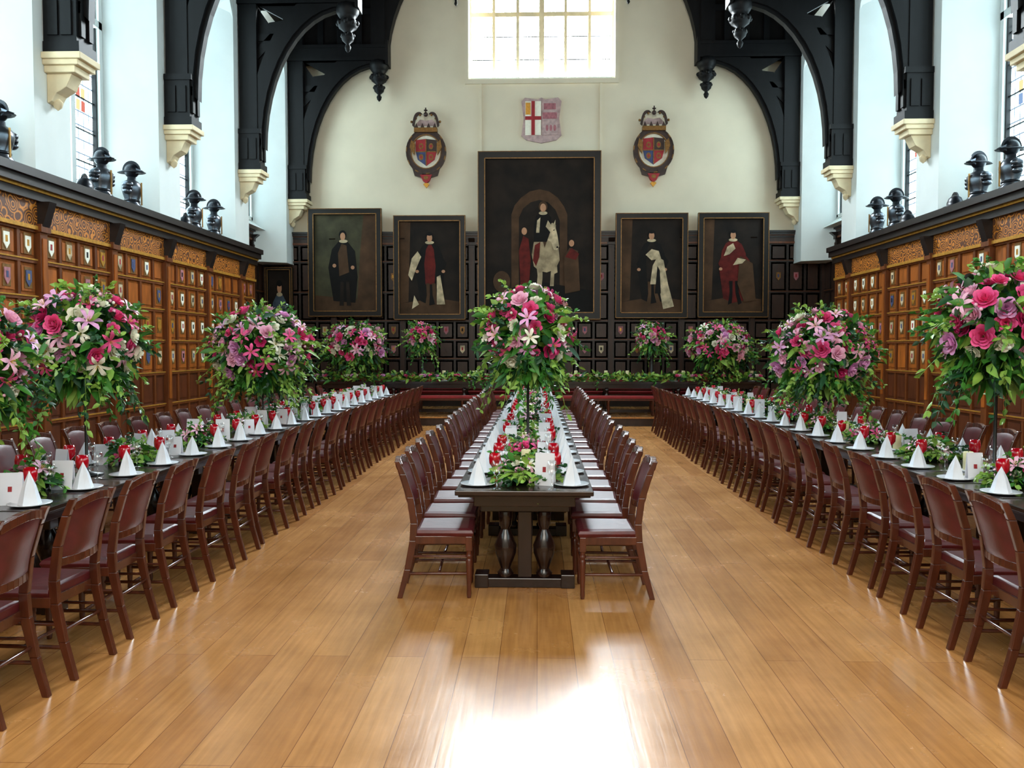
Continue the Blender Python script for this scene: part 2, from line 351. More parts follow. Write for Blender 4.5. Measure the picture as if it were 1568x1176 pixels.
# ------------------------------------------------------------------ panelling
def panelling(mb, fr, u0, u1, rails, pitch, zf0, zf1, ztop, dark, plaque_rows, cproj=0.25, group=4, pil=True):
    pk, sk = ('pdark', 'sdark') if dark else ('panel', 'stile')
    n = max(1, round((u1-u0)/pitch)); p = (u1-u0)/n
    mb.box(u0, u1, -0.03, 0, 0, ztop-0.02, pk, fr)
    zl, zh = rails[0], rails[-1]
    mb.box(u0, u1, 0, 0.05, 0, rails[0], 'sdark', fr)
    for i, z in enumerate(rails):
        mb.box(u0, u1, 0, 0.04, z-0.03, z+0.03, sk, fr)
        if i > 0: mb.box(u0, u1, 0.04, 0.05, z+0.008, z+0.026, 'gold' if not dark else 'stile', fr)
    for i in range(n+1):
        u = u0+p*i
        big = pil and i % group == 0
        mb.box(u-(0.08 if big else 0.03), u+(0.08 if big else 0.03), 0, 0.085 if big else 0.035, 0.02, zh, sk, fr)
        if big:
            mb.box(u-0.045, u+0.045, 0.085, 0.1, rails[1]+0.1, zh-0.1, pk, fr)
            mb.box(u-0.11, u+0.11, 0, 0.12, zh-0.02, zh+0.08, sk, fr)
            mb.prism([(0.0, zf0), (0.12, zf0), (0.22, zf1), (0, zf1)], u-0.08, u+0.08, 'cornice', lambda a, b, c: fr(b, a, c))
    for i in range(n):
        a, b = u0+p*i+0.03, u0+p*(i+1)-0.03
        if pil and i % group == 0: a += 0.05
        if pil and i % group == group-1: b -= 0.05
        for j in range(len(rails)-1):
            za, zb = rails[j]+0.03, rails[j+1]-0.03
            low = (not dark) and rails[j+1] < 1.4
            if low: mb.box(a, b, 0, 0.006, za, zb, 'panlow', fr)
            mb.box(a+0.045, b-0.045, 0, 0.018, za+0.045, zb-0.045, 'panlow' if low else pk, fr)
            if j in plaque_rows and R.random() < (.8 if not dark else .6):
                c = (a+b)/2; zc = (za+zb)/2; w = 0.06; h = 0.105
                if not dark:
                    mb.box(c-w-0.02, c+w+0.02, 0.018, 0.025, zc-h-0.02, zc+h+0.04, 'oldgold', fr)
                kk = R.choice(['cream', 'ivory', 'ivory', 'cream', 'hblue', 'hrose', 'gold'] if not dark else ['ivory', 'oldgold', 'hrose', 'oldgold'])
                mb.prism([(c-w, zc+h), (c+w, zc+h), (c+w, zc-h*0.3), (c, zc-h), (c-w, zc-h*0.3)], 0.024, 0.034, kk, lambda x, y, z: fr(x, y, z))
                mb.box(c-w*0.4, c+w*0.3, 0.034, 0.037, zc-0.02, zc+0.06, R.choice(['hred', 'hblue', 'pblk', 'gold']), fr)
    mb.box(u0, u1, 0, 0.05, zf0, zf1, 'frieze' if not dark else 'pdark', fr)
    mb.box(u0, u1, 0, 0.08, zf0-0.05, zf0, 'gold' if not dark else 'stile', fr)
    h = ztop-zf1
    mb.box(u0, u1, 0, cproj*0.45, zf1, zf1+h*0.3, 'cornice', fr)
    mb.box(u0, u1, 0, cproj*0.55, zf1+h*0.3, zf1+h*0.4, 'gold' if not dark else 'stile', fr)
    mb.box(u0, u1, 0, cproj*0.8, zf1+h*0.4, zf1+h*0.7, 'cornice', fr)
    mb.box(u0, u1, 0, cproj, zf1+h*0.7, ztop, 'cornice', fr)

rails = [0.2, 0.75, 1.3, 1.85, 2.38, 2.85, 3.25]
for nm, fr, fr2, s_ in (('wall_left_panelling', frL, frL2, -1), ('wall_right_panelling', frR, frR2, 1)):
    mb = MB(); panelling(mb, fr, YS+0.02, YE, rails, 0.47, 3.3, 3.62, 3.97, False, (2, 3, 4, 5))
    mb.box(min(XC+s_*6.59, XC+s_*7.34), max(XC+s_*6.59, XC+s_*7.34), YS+0.02, YE, 3.935, 3.965, 'cornice')
    mb.obj(nm)
    mb = MB(); panelling(mb, fr2, YE+0.02, YB-0.02, [0.4, 1.4, 2.4, 3.2, 4.0, 4.45], 0.47, 4.5, 4.6, 4.78, True, (), 0.15)
    mb.obj(nm.replace('panelling', 'dais_panelling'))
mb = MB(); panelling(mb, frB, XC-7.3, XC+7.3, [0.4, 0.9, 1.45, 1.95, 2.45, 3.2, 4.0, 4.45], 0.46, 4.5, 4.6, 4.78, True, (2, 3, 5), 0.15)
mb.obj('wall_back_panelling')

# ------------------------------------------------------------------ trusses and corbels
def truss_mesh():
    mb = MB()
    for s_ in (-1, 1):
        fr = lambda o_, y, z: (s_*o_, y, z)
        mb.box(6.14, 6.52, -0.17, 0.17, 5.58, 10.0, 'black', fr)
        mb.box(6.06, 6.54, -0.22, 0.22, 5.58, 5.72, 'black', fr)
        mb.box(6.1, 6.54, -0.2, 0.2, 5.72, 6.35, 'black', fr)
        mb.box(6.06, 6.54, -0.22, 0.22, 6.35, 6.45, 'black', fr)
        for yy in (-0.1, 0.1): mb.box(6.06, 6.11, yy-0.05, yy+0.05, 5.8, 6.25, 'black', fr)
        for (u0, u1) in ((6.16, 6.3), (6.34, 6.48)):
            mb.box(u0, u1, -0.225, -0.2, 5.8, 6.25, 'black', fr)
        lo = []; hi = []
        for k in range(13):
            t = math.pi/2*k/12
            lo.append((4.25+1.82*math.cos(t), 6.1+2.95*math.sin(t)))
            hi.append((4.25+2.05*math.cos(t)+0.05, 6.1+3.4*math.sin(t)))
        mb.band(lo, hi, -0.15, 0.15, 'black', fr)
        lo2 = [(a-0.07*math.cos(math.pi/2*i/12), b-0.07) for i, (a, b) in enumerate(lo)]
        mb.band(lo2, lo, -0.08, 0.08, 'black', fr)
        for i in range(3, 12):
            if hi[i+1][1] < 9.3: mb.prism([hi[i], hi[i+1], (6.2, 9.15)] if i not in (6,) else [hi[i], hi[i+1], (5.9, 8.75), (5.98, 8.6)], -0.04, 0.04, 'black', fr)
        mb.box(4.0, 6.6, -0.18, 0.18, 9.1, 9.5, 'black', fr)
        mb.box(4.0, 6.6, -0.21, 0.21, 9.1, 9.18, 'black', fr); mb.box(4.0, 6.6, -0.21, 0.21, 9.42, 9.5, 'black', fr)
        mb.box(3.93, 4.0, -0.22, 0.22, 9.0, 9.6, 'black', fr)
        mb.prism([(6.2, 7.9), (6.2, 8.15), (5.3, 9.1), (5.05, 9.1)], -0.08, 0.08, 'black', fr)
        mb.box(5.75, 6.2, -0.08, 0.08, 8.35, 8.5, 'black', fr)
        mb.prism([(4.2, 9.5), (6.6, 9.5), (6.6, 10.5), (4.2, 12.1)], -0.03, 0.03, 'roof', fr)
        for u in (4.7, 5.2, 5.7): mb.box(u-0.07, u+0.07, -0.08, 0.08, 9.5, 10.2+(6.6-u)*0.66, 'black', fr)
        mb.box(4.1, 6.4, -0.08, 0.08, 10.3, 10.45, 'black', fr)
        mb.lathe([(0.0, 0.0), (0.05, 0.05), (0.07, 0.12), (0.035, 0.18), (0.12, 0.26), (0.15, 0.36), (0.08, 0.44), (0.19, 0.52), (0.23, 0.62), (0.16, 0.72), (0.2, 0.78), (0.25, 0.86), (0.25, 1.0), (0.18, 1.05)], (4.2, 0, 8.1), 'black', 12, fr=fr)
        for k in range(8):   # carved leaves round the pendant
            a = math.pi/4*k
            mb.sph((4.2+.2*math.cos(a), .2*math.sin(a), 8.72), .06, 'black', seg=6, rings=4, fr=fr)
            mb.sph((4.2+.12*math.cos(a), .12*math.sin(a), 8.46), .045, 'black', seg=6, rings=4, fr=fr)
        mb.box(4.02, 4.38, -0.17, 0.17, 9.05, 12.6, 'black', fr)
        lo = []; hi = []
        for k in range(17):
            t = math.pi/2*k/16
            lo.append((3.95*math.cos(t), 9.1+3.85*math.sin(t)))
            hi.append((4.1*math.cos(t)+0.25, 9.1+4.25*math.sin(t)))
        mb.band(lo, hi, -0.14, 0.14, 'black', fr)
        for k in range(4, 15):
            mb.prism([hi[k], hi[k+1], (4.3, 12.4)], -0.03, 0.03, 'roof', fr)
        mb.lathe([(0, 0), (0.05, 0.06), (0.03, 0.14), (0.1, 0.26), (0.14, 0.36), (0.1, 0.45), (0.13, 0.5), (0.13, 2.4)], (2.2, 0, 10.5), 'black', 10, fr=fr)
        mb.prism([(6.9, 10.0), (6.9, 10.35), (0, 15.4), (0, 15.0)], -0.16, 0.16, 'black', fr)
    mb.box(-4.3, 4.3, -0.15, 0.15, 13.0, 13.3, 'black')
    return mb.mesh('roof_truss')
tm = truss_mesh()
def corbel_mesh():
    mb = MB()
    for (z0, z1, w, d) in ((5.49, 5.575, 0.26, 0.52), (5.42, 5.49, 0.23, 0.47), (5.33, 5.42, 0.19, 0.41)):
        mb.box(0, d, -w, w, z0, z1, 'stone')
    mb.prism([(0, 4.95), (0.06, 4.98), (0.12, 5.08), (0.26, 5.16), (0.34, 5.33), (0, 5.33)], -0.13, 0.13, 'stone', ID)
    mb.lathe([(0, -0.08), (0.05, -0.04), (0.07, 0.03), (0.0, 0.1)], (0.07, 0, 4.96), 'stone', 10)
    return mb.mesh('stone_corbel')
cm = corbel_mesh()
for i, y in enumerate(TR):
    yy = y if i else YB-0.27
    inst(tm, 'roof_truss', (XC, yy, 0))
    inst(cm, 'stone_corbel', (XC-6.549, yy, 0), 0, 0.01)
    inst(cm, 'stone_corbel', (XC+6.549, yy, 0), math.pi, 0.01)

# ------------------------------------------------------------------ paintings
def portrait(x0, x1, z0, z1, bg, figs, name='portrait_painting', fw=0.16, fr=frB, n0=0.155):
    mb = MB()
    for (a, b, c, d) in ((x0, x1, z1-fw, z1), (x0, x1, z0, z0+fw), (x0, x0+fw, z0+fw, z1-fw), (x1-fw, x1, z0+fw, z1-fw)):
        mb.box(a, b, n0, n0+0.12, c, d, 'frame', fr)
    for (o_, w, n) in ((0.0, 0.016, 0.128), (fw-0.03, 0.022, 0.128)):
        a0, a1, c0, c1 = x0+o_, x1-o_, z0+o_, z1-o_
        for (a, b, c, d) in ((a0, a1, c1-w, c1), (a0, a1, c0, c0+w), (a0, a0+w, c0, c1), (a1-w, a1, c0, c1)):
            mb.box(a, b, n0+0.1, n0+n, c, d, 'oldgold', fr)
    mb.box(x0+fw, x1-fw, n0, n0+0.04, z0+fw, z1-fw, bg, fr)
    W = x1-x0-2*fw; H = z1-z0-2*fw; k = 0
    for f in figs:
        k += 1; n = n0+0.04+0.0015*k
        if f[0] == 'e':
            _, u, v, ru, rv, c = f[:6]; rot = f[6] if len(f) > 6 else 0
            mb.ell(x0+fw+u*W, z0+fw+v*H, ru*W, rv*H, n, c, fr, rot=rot)
        else:
            mb.poly([(x0+fw+u*W, z0+fw+v*H) for u, v in f[1]], n, f[2], fr)
    return mb.obj(name)
def Zp(y): return 1.72-(y-534)/58.04
def Xp(x): return (x-823)/58.04
def stand(robe, inner, legs):
    return [
    ('p', [(0, 0), (1, 0), (1, .13), (.6, .17), (0, .11)], 'canvas2'),
    ('p', [(0, .11), (.14, .13), (.18, 1), (0, 1)], 'canvas2'),
    ('p', [(.34, .14), (.27, .45), (.31, .66), (.38, .74), (.46, .77), (.56, .77), (.65, .73), (.72, .63), (.74, .42), (.71, .12), (.5, .09)], robe),
    ('p', [(.43, .32), (.41, .55), (.44, .70), (.48, .75), (.53, .75), (.57, .70), (.60, .52), (.58, .32)], inner),
    ('p', [(.42, .07), (.45, .2), (.44, .33), (.50, .33), (.50, .2), (.49, .09)], legs), ('p', [(.60, .07), (.55, .2), (.54, .33), (.60, .33), (.61, .2), (.66, .09)], legs),
    ('p', [(.33, .64), (.25, .52), (.30, .45), (.38, .56)], robe), ('p', [(.68, .64), (.79, .55), (.73, .45), (.64, .54)], robe),
    ('e', .5, .775, .075, .018, 'ivory'),
    ('e', .5, .84, .07, .05, 'pblk'), ('e', .5, .825, .046, .043, 'skin'), ('e', .5, .868, .052, .02, 'pblk'), ('e', .29, .46, .03, .017, 'skin'), ('e', .73, .46, .03, .017, 'skin')]
portrait(Xp(475), Xp(587), Zp(485), Zp(322), 'canvasg', [
    ('p', [(.68, .0), (1, 0), (1, 1), (.8, 1), (.74, .6)], 'canvas2'), ('p', [(0, 0), (1, 0), (1, .1), (0, .16)], 'canvas2'),
    ('p', [(.3, .1), (.22, .45), (.28, .64), (.4, .73), (.54, .72), (.66, .62), (.70, .35), (.66, .08)], 'pblk'),
    ('p', [(.4, .36), (.38, .6), (.44, .70), (.52, .68), (.56, .4)], 'canvas2'),
    ('e', .47, .725, .07, .018, 'ivory'), ('e', .46, .79, .062, .05, 'pblk'), ('e', .46, .775, .042, .04, 'skin'), ('e', .32, .47, .03, .02, 'skin'), ('e', .62, .45, .03, .02, 'skin'), ('p', [(.40, .05), (.42, .3), (.47, .3), (.47, .05)], 'canvas'), ('p', [(.52, .05), (.51, .3), (.56, .3), (.59, .05)], 'canvas')])
portrait(Xp(605), Xp(714), Zp(490), Zp(333), 'canvas', stand('pblk', 'pred', 'canvas2')+[('p', [(.14, .42), (.2, .6), (.3, .68), (.36, .62), (.28, .5), (.2, .36)], 'ivory'), ('p', [(.62, .1), (.62, .4), (.68, .42), (.76, .1)], 'ivory'), ('p', [(.2, .05), (.24, .2), (.32, .1)], 'ivory')])
portrait(Xp(940), Xp(1048), Zp(488), Zp(331), 'canvas', stand('pblk', 'canvas', 'canvas2')+[('p', [(.48, .3), (.52, .5), (.6, .6), (.7, .56), (.78, .3), (.88, .06), (.7, .03), (.62, .3)], 'ivory'), ('p', [(.56, .2), (.6, .5), (.64, .45), (.66, .2)], 'pblk'), ('p', [(.4, .62), (.5, .68), (.62, .66), (.66, .58), (.5, .56)], 'ivory')])
portrait(Xp(1063), Xp(1168), Zp(487), Zp(331), 'canvas', stand('pred', 'pred', 'pblk')+[('p', [(.58, .3), (.62, .6), (.84, .52), (.9, .12), (.7, .1)], 'canvas2'), ('p', [(.5, .5), (.58, .58), (.72, .56), (.66, .52)], 'ivory'), ('p', [(.34, .6), (.4, .7), (.5, .74), (.54, .68), (.44, .62)], 'ivory')])
portrait(Xp(733), Xp(918), Zp(490), Zp(238), 'canvas', [
    ('p', [(.24, .1), (.24, .64), (.27, .70), (.33, .75), (.41, .79), (.5, .805), (.59, .79), (.67, .75), (.73, .69), (.76, .64), (.76, .1)], 'canvas2'),
    ('p', [(.31, .1), (.31, .62), (.35, .68), (.42, .72), (.5, .735), (.58, .72), (.65, .67), (.69, .6), (.69, .1)], 'canvas'),
    ('p', [(0, 0), (1, 0), (1, .14), (.5, .2), (0, .12)], 'pblk'),
    ('p', [(.47, .12), (.485, .24), (.47, .33), (.53, .34), (.53, .22), (.515, .12)], 'horse'),
    ('p', [(.60, .17), (.61, .28), (.59, .35), (.66, .36), (.67, .26), (.64, .25), (.635, .17)], 'horse'),
    ('p', [(.45, .30), (.43, .38), (.45, .46), (.50, .51), (.56, .53), (.63, .50), (.68, .42), (.69, .34), (.65, .28), (.57, .26), (.50, .27)], 'horse'),
    ('p', [(.56, .48), (.58, .56), (.62, .585), (.645, .575), (.67, .50), (.685, .43), (.665, .405), (.635, .41), (.61, .46)], 'ivory'),
    ('p', [(.58, .56), (.585, .60), (.605, .58)], 'ivory'), ('p', [(.63, .575), (.65, .605), (.65, .565)], 'ivory'),
    ('e', .635, .54, .008, .007, 'pblk'), ('e', .668, .425, .01, .006, 'pblk'),
    ('p', [(.52, .50), (.56, .58), (.6, .57), (.585, .5), (.55, .42)], 'canvas2'),
    ('p', [(.46, .44), (.44, .34), (.47, .30), (.5, .36), (.51, .46)], 'pred'),
    ('p', [(.45, .46), (.45, .57), (.47, .63), (.51, .65), (.57, .65), (.61, .62), (.61, .54), (.57, .46)], 'pblk'),
    ('p', [(.47, .52), (.48, .60), (.51, .62), (.50, .52)], 'ivory'), ('p', [(.58, .60), (.62, .56), (.655, .57), (.65, .545), (.6, .525), (.56, .56)], 'ivory'),
    ('e', .535, .648, .04, .012, 'ivory'), ('e', .535, .69, .04, .035, 'canvas2'), ('e', .535, .683, .027, .027, 'skin'),
    ('p', [(.33, .12), (.31, .40), (.35, .50), (.40, .48), (.42, .34), (.40, .12)], 'pred'), ('e', .36, .53, .025, .024, 'skin'),
    ('p', [(.74, .12), (.73, .36), (.78, .42), (.86, .40), (.88, .14)], 'canvas2'), ('e', .80, .45, .024, .022, 'skin'), ('p', [(.74, .36), (.80, .42), (.87, .38), (.84, .34)], 'pred'), ('e', .15, .2, .08, .07, 'canvas2')],
    'equestrian_painting', fw=0.2)
portrait(-7.14, -6.42, 2.3, 3.85, 'canvas', [
    ('p', [(.1, 0), (.18, .4), (.38, .56), (.62, .56), (.82, .4), (.9, 0)], 'pblue'), ('e', .5, .70, .15, .12, 'pblk'), ('e', .5, .67, .11, .1, 'skin'), ('e', .5, .76, .13, .06, 'pblk'), ('e', .5, .55, .14, .04, 'ivory'), ('e', .4, .2, .07, .05, 'skin')], fw=0.08)

# ------------------------------------------------------------------ royal coats of arms & wall armorial
def arms(xc):
    mb = MB(); z = Zp(236)
    fr = frB; a, b = 0.5, 0.56
    for k in range(32):
        t0, t1 = 2*math.pi*k/32, 2*math.pi*(k+1)/32
        P = lambda t, s: (xc+s*a*math.cos(t), z+s*b*math.sin(t))
        mb.prism([P(t0, .8), P(t1, .8), P(t1, 1.0), P(t0, 1.0)], 0.02, 0.12, 'hdark', fr)
        mb.prism([P(t0, 1.0), P(t1, 1.0), P(t1, 1.05), P(t0, 1.05)], 0.02, 0.14, 'hdark' if k % 3 else 'oldgold', fr)
        mb.prism([P(t0, .76), P(t1, .76), P(t1, .8), P(t0, .8)], 0.02, 0.13, 'oldgold', fr)
    mb.prism([(xc+.77*a*math.cos(t), z+.77*b*math.sin(t)) for t in [2*math.pi*k/24 for k in range(24)]], 0.01, 0.05, 'cream', fr)
    for (sx, sz, k) in ((-1, 1, 'hred'), (1, 1, 'hdark'), (-1, -1, 'hblue'), (1, -1, 'hred')):
        pts = [(xc, z), (xc+sx*.27, z), (xc+sx*.27, z+.3)] + [(xc, z+.33)] if sz > 0 else [(xc, z), (xc+sx*.27, z), (xc+sx*.22, z-.2), (xc, z-.36)]
        mb.prism(pts, 0.05, 0.10, k, fr)
        mb.ell(xc+sx*.13, z+sz*.14, .06, .08, 0.103, 'oldgold', fr)
        mb.ell(xc+sx*.13, z+sz*.14, .03, .04, 0.106, 'hred', fr)
    mb.box(xc-.012, xc+.012, .1, .11, z-.34, z+.32, 'oldgold', fr); mb.box(xc-.26, xc+.26, .1, .11, z-.012, z+.012, 'oldgold', fr)
    for s in (-1, 1):
        mb.prism([(xc+s*.3, z-.1), (xc+s*.42, z+.1), (xc+s*.38, z+.3), (xc+s*.28, z+.2)], .1, .16, 'oldgold', fr)
        mb.prism([(xc+s*.1, z-.5), (xc+s*.36, z-.42), (xc+s*.3, z-.62), (xc+s*.1, z-.68)], .05, .13, 'hdark', fr)
    zc = z+.52
    mb.box(xc-.3, xc+.3, 0.02, 0.2, zc-.03, zc+.08, 'oldgold', fr)
    mb.box(xc-.27, xc+.27, 0.02, 0.17, zc+.08, zc+.12, 'cream', fr)
    mb.prism([(xc-.24, zc+.1), (xc-.26, zc+.22), (xc-.16, zc+.32), (xc, zc+.29), (xc+.16, zc+.32), (xc+.26, zc+.22), (xc+.24, zc+.1)], .02, .06, 'hgrey', fr)
    for sgn in (-1, 1):
        arc = [(xc+sgn*(.3+.1*math.sin(t*2.2)-.3*t), zc+.1+.34*math.sin(t*1.75)) for t in [k/8 for k in range(9)]]
        arc2 = [(u+sgn*.05, w+.045) for u, w in arc]
        mb.band(arc, arc2, .1, .18, 'hdark', fr)
        for j in range(3): mb.sph((xc+sgn*(.37-.11*j), .14, zc+.24+.09*j), .035, 'oldgold', fr=lambda x, y, zz: fr(x, y, zz), seg=8, rings=5)
    for j in (-.24, -.08, .08, .24): mb.prism([(xc+j-.05, zc+.08), (xc+j+.05, zc+.08), (xc+j, zc+.2)], .17, .2, 'hdark', fr)
    mb.sph((xc, .14, zc+.43), .06, 'hdark', fr=fr, seg=8, rings=5); mb.box(xc-.015, xc+.015, .12, .16, zc+.47, zc+.6, 'hdark', fr); mb.box(xc-.045, xc+.045, .12, .16, zc+.52, zc+.55, 'hdark', fr)
    mb.prism([(xc-.16, z-.6), (xc+.16, z-.6), (xc+.08, z-.76), (xc, z-.82), (xc-.08, z-.76)], .03, .14, 'hred', fr)
    mb.ell(xc, z-.68, .06, .05, .145, 'oldgold', fr)
    mb.prism([(xc-.08, z-.84), (xc, z-.78), (xc+.08, z-.84), (xc, z-.94)], .03, .1, 'gold', fr)
    mb.obj('royal_coat_of_arms')
arms(Xp(654)); arms(Xp(997))
mb = MB(); x0, x1, z0, z1 = Xp(800), Xp(857), Zp(218), Zp(156)
xm, zm = (x0+x1)/2, (z0+z1)/2
mb.prism([(x0+.06, z1), (xm-.1, z1-.05), (xm, z1), (xm+.1, z1-.05), (x1-.06, z1), (x1+.03, z1-.1), (x1-.03, zm), (x1+.03, z0+.1), (x1-.1, z0-.02), (xm, z0-.1), (x0+.1, z0-.02), (x0-.03, z0+.1), (x0+.03, zm), (x0-.03, z1-.1)], .01, .07, 'hgrey', frB)
mb.box(x0+.07, xm-.01, .07, .1, z0+.1, z1-.1, 'cream', frB)
mb.box(xm+.01, x1-.07, .07, .1, z0+.1, z1-.1, 'hgrey', frB)
cxr = (x0+xm)/2+.03
mb.box(cxr-.045, cxr+.045, .1, .115, z0+.1, z1-.1, 'hred', frB); mb.box(x0+.07, xm-.01, .1, .114, zm-.045, zm+.045, 'hred', frB)
mb.box(x0+.08, cxr-.07, .1, .11, zm+.09, z1-.14, 'gold', frB)
mb.box(xm+.03, x1-.09, .1, .112, zm-.02, zm+.14, 'hrose', frB)
mb.box(xm+.06, x1-.12, .1, .112, zm+.22, z1-.16, 'hrose', frB)
for j in range(3): mb.ell((xm+x1)/2-.1+.1*j, z0+.28, .035, .08, .104, 'hrose', frB)
mb.obj('armorial_wall_panel')

# ------------------------------------------------------------------ armour on the ledge
def armour():
    mb = MB()
    mb.lathe([(.15, 0), (.19, .02), (.20, .06), (.15, .13), (.14, .16), (.18, .26), (.205, .36), (.19, .43), (.13, .48), (.09, .5), (.085, .55)], (0, 0, 0), 'steel', 18, 1, .78)
    mb.lathe([(.205, .0), (.215, .02), (.205, .05)], (0, 0, 0.0), 'brass', 18, 1, .8)
    mb.lathe([(.152, .125), (.158, .145), (.152, .165)], (0, 0, 0.0), 'steeld', 18, 1, .8)
    for s in (-1, 1):
        for j, (r, dz) in enumerate(((.1, .40), (.09, .34), (.08, .28))):
            mb.sph((s*(.19+.012*j), 0, dz), r, 'steel' if j != 1 else 'steeld', .8, .95, .62)
    mb.prism([(-.01, .08), (.01, .08), (.01, .46), (-.01, .46)], -.17, -.15, 'brass', ID)
    mb.sph((0, 0, .66), .12, 'steeld', .85, 1.05, 1.05, 16, 9)
    mb.lathe([(.13, .0), (.19, -.02), (.2, -.01), (.13, .02)], (0, 0, .64), 'steeld', 18, .72, 1.2)
    crest = [(math.cos(t)*.15, .66+math.sin(t)*.17) for t in [math.pi*k/12 for k in range(13)]]
    fr = lambda u, n, z: (n, u, z)
    mb.prism(crest, -.012, .012, 'steeld', fr)
    mb.prism([(-.09, .60), (-.19, .66), (-.09, .70)], -.06, .06, 'steel', fr)
    return mb.mesh('half_suit_of_armour')
am = armour()
def morion():
    mb = MB()
    mb.lathe([(.13, .0), (.2, .0), (.22, .03), (.2, .04), (.14, .04), (.14, .1), (.11, .17), (.05, .21), (0, .22)], (0, 0, 0), 'steeld', 18, .8, 1.15)
    mb.prism([(math.cos(t)*.13, .1+math.sin(t)*.17) for t in [math.pi*k/12 for k in range(13)]], -.012, .012, 'steeld', lambda u, n, z: (n, u, z))
    return mb.mesh('morion_helmet')
hm = morion()
SH = 3.972
for x, y in ((-1, 10.3), (-1, 9.3), (-1, 12.75), (-1, 13.7), (-1, 16.2), (-1, 17.2), (1, 12.5), (1, 13.4), (1, 16.4), (1, 17.3), (-1, 6.0), (1, 9.3)):
    inst(am, 'half_suit_of_armour', (XC+x*6.68, y, SH), (math.pi/2 if x < 0 else -math.pi/2)+R.uniform(-.2, .2), sc=(.95,)*3)
for x, y in ((-1, 12.15), (-1, 15.65), (1, 15.75), (1, 14.0)):
    inst(hm, 'morion_helmet', (XC+x*6.62, y, SH), R.uniform(-.3, .3))

# ------------------------------------------------------------------ chair
def chair():
    mb = MB()
    mb.box(-.205, .205, .175, .2, .38, .435, 'wood'); mb.box(-.2, .2, -.19, -.165, .38, .435, 'wood')
    for s in (-1, 1): mb.box(min(s*.185, s*.21), max(s*.185, s*.21), -.19, .2, .38, .435, 'wood')
    vs = []
    for (z, e) in ((.43, 0), (.455, .012), (.475, .002), (.485, -.03)):
        for (x, y) in ((-.2-e, -.18), (.2+e, -.18), (.215+e, .2+e), (-.215-e, .2+e)):
            vs.append((x, y+(0.02 if z == .485 and y < 0 else 0), z))
    fs = [(3, 2, 1, 0), (12, 13, 14, 15)]
    for j in range(3):
        for i in range(4): fs.append((j*4+i, j*4+(i+1) % 4, (j+1)*4+(i+1) % 4, (j+1)*4+i))
    mb.add(vs, fs, 'leather')
    path = [(-.30, 0), (-.245, .2), (-.205, .4), (-.20, .52), (-.225, .7), (-.275, .86), (-.315, .95)]
    wd = [.018, .022, .026, .024, .022, .02, .017]
    lo = [(y-w, z) for (y, z), w in zip(path, wd)]; hi = [(y+w, z) for (y, z), w in zip(path, wd)]
    for s in (-1, 1): mb.band(lo, hi, s*.185-.016, s*.185+.016, 'wood', lambda u, n, z: (n, u, z))
    for s in (-1, 1):
        mb.box(s*.19-.022, s*.19+.022, .155, .2, .33, .43, 'wood')
        mb.lathe([(.014, 0), (.018, .03), (.016, .06), (.021, .2), (.024, .26), (.016, .275), (.026, .295), (.016, .315), (.022, .335)], (s*.19, .178, 0), 'wood', 10)
    def yb(z):
        for i in range(len(path)-1):
            if path[i][1] <= z <= path[i+1][1]:
                t = (z-path[i][1])/(path[i+1][1]-path[i][1]); return path[i][0]*(1-t)+path[i+1][0]*t
    nz, nx = 6, 6; fv = []; bv = []
    for j in range(nz+1):
        z = .625+(.905-.625)*j/nz
        for i in range(nx+1):
            u = -1+2*i/nx; curve = -.03*(1-u*u)
            edge = 0 if (i in (0, nx) or j in (0, nz)) else .012
            zz = z+(.02*(1-u*u) if j == nz else 0)
            fv.append((u*.17, yb(z)+.012+edge+curve, zz)); bv.append((u*.17, yb(z)-.012-edge+curve, zz))
    N = (nx+1)*(nz+1); fs = []
    for j in range(nz):
        for i in range(nx):
            a = j*(nx+1)+i; q = (a, a+1, a+nx+2, a+nx+1)
            fs.append(q); fs.append(tuple(N+k for k in reversed(q)))
    for i in range(nx): fs.append((i, N+i, N+i+1, i+1)); t = nz*(nx+1); fs.append((t+i, t+i+1, N+t+i+1, N+t+i))
    mb.add(fv+bv, fs, 'leather', True)
    for (z0, z1, th, arch) in ((.885, .93, .02, .03), (.59, .635, .017, .0)):
        for i in range(8):
            q = []
            for k in (i, i+1):
                u = -1+2*k/8; q.append((u*.172, yb((z0+z1)/2)-.03*(1-u*u), z0+arch*(1-u*u), z1+arch*(1-u*u)))
            vs = []
            for (x, y, a, b) in q: vs += [(x, y-th, a), (x, y+th, a), (x, y+th, b), (x, y-th, b)]
            mb.add(vs, [(0, 1, 2, 3), (7, 6, 5, 4), (0, 4, 5, 1), (1, 5, 6, 2), (2, 6, 7, 3), (3, 7, 4, 0)], 'wood')
    for s in (-1, 1):
        mb.tube((s*.187, -.25, .17), (s*.19, .178, .17), .012, 'wood')
        mb.tube((s*.187, -.225, .29), (s*.19, .178, .29), .010, 'wood')
    mb.tube((-.19, -.03, .17), (.19, -.03, .17), .012, 'wood'); mb.tube((-.19, .178, .24), (.19, .178, .24), .011, 'wood'); mb.tube((-.185, -.23, .25), (.185, -.23, .25), .011, 'wood')
    return baked(mb, 'dining_chair', .004)
chm = chair()
TCX = -0.09; TLX = -3.465; TRX = 3.43; TH = .75
cY = [5.96+.62*i for i in range(19)]
sY = [3.85+.62*i for i in range(23)]
def put_chairs(cx, off, ys):
    for y in ys:
        for s in (-1, 1):
            inst(chm, 'dining_chair', (cx+s*off+R.uniform(-.02, .02), y+R.uniform(-.03, .03), 0), (-math.pi/2 if s < 0 else math.pi/2)+R.uniform(-.06, .06))
put_chairs(TCX, .58, cY); put_chairs(TLX, .76, sY); put_chairs(TRX, .76, sY)

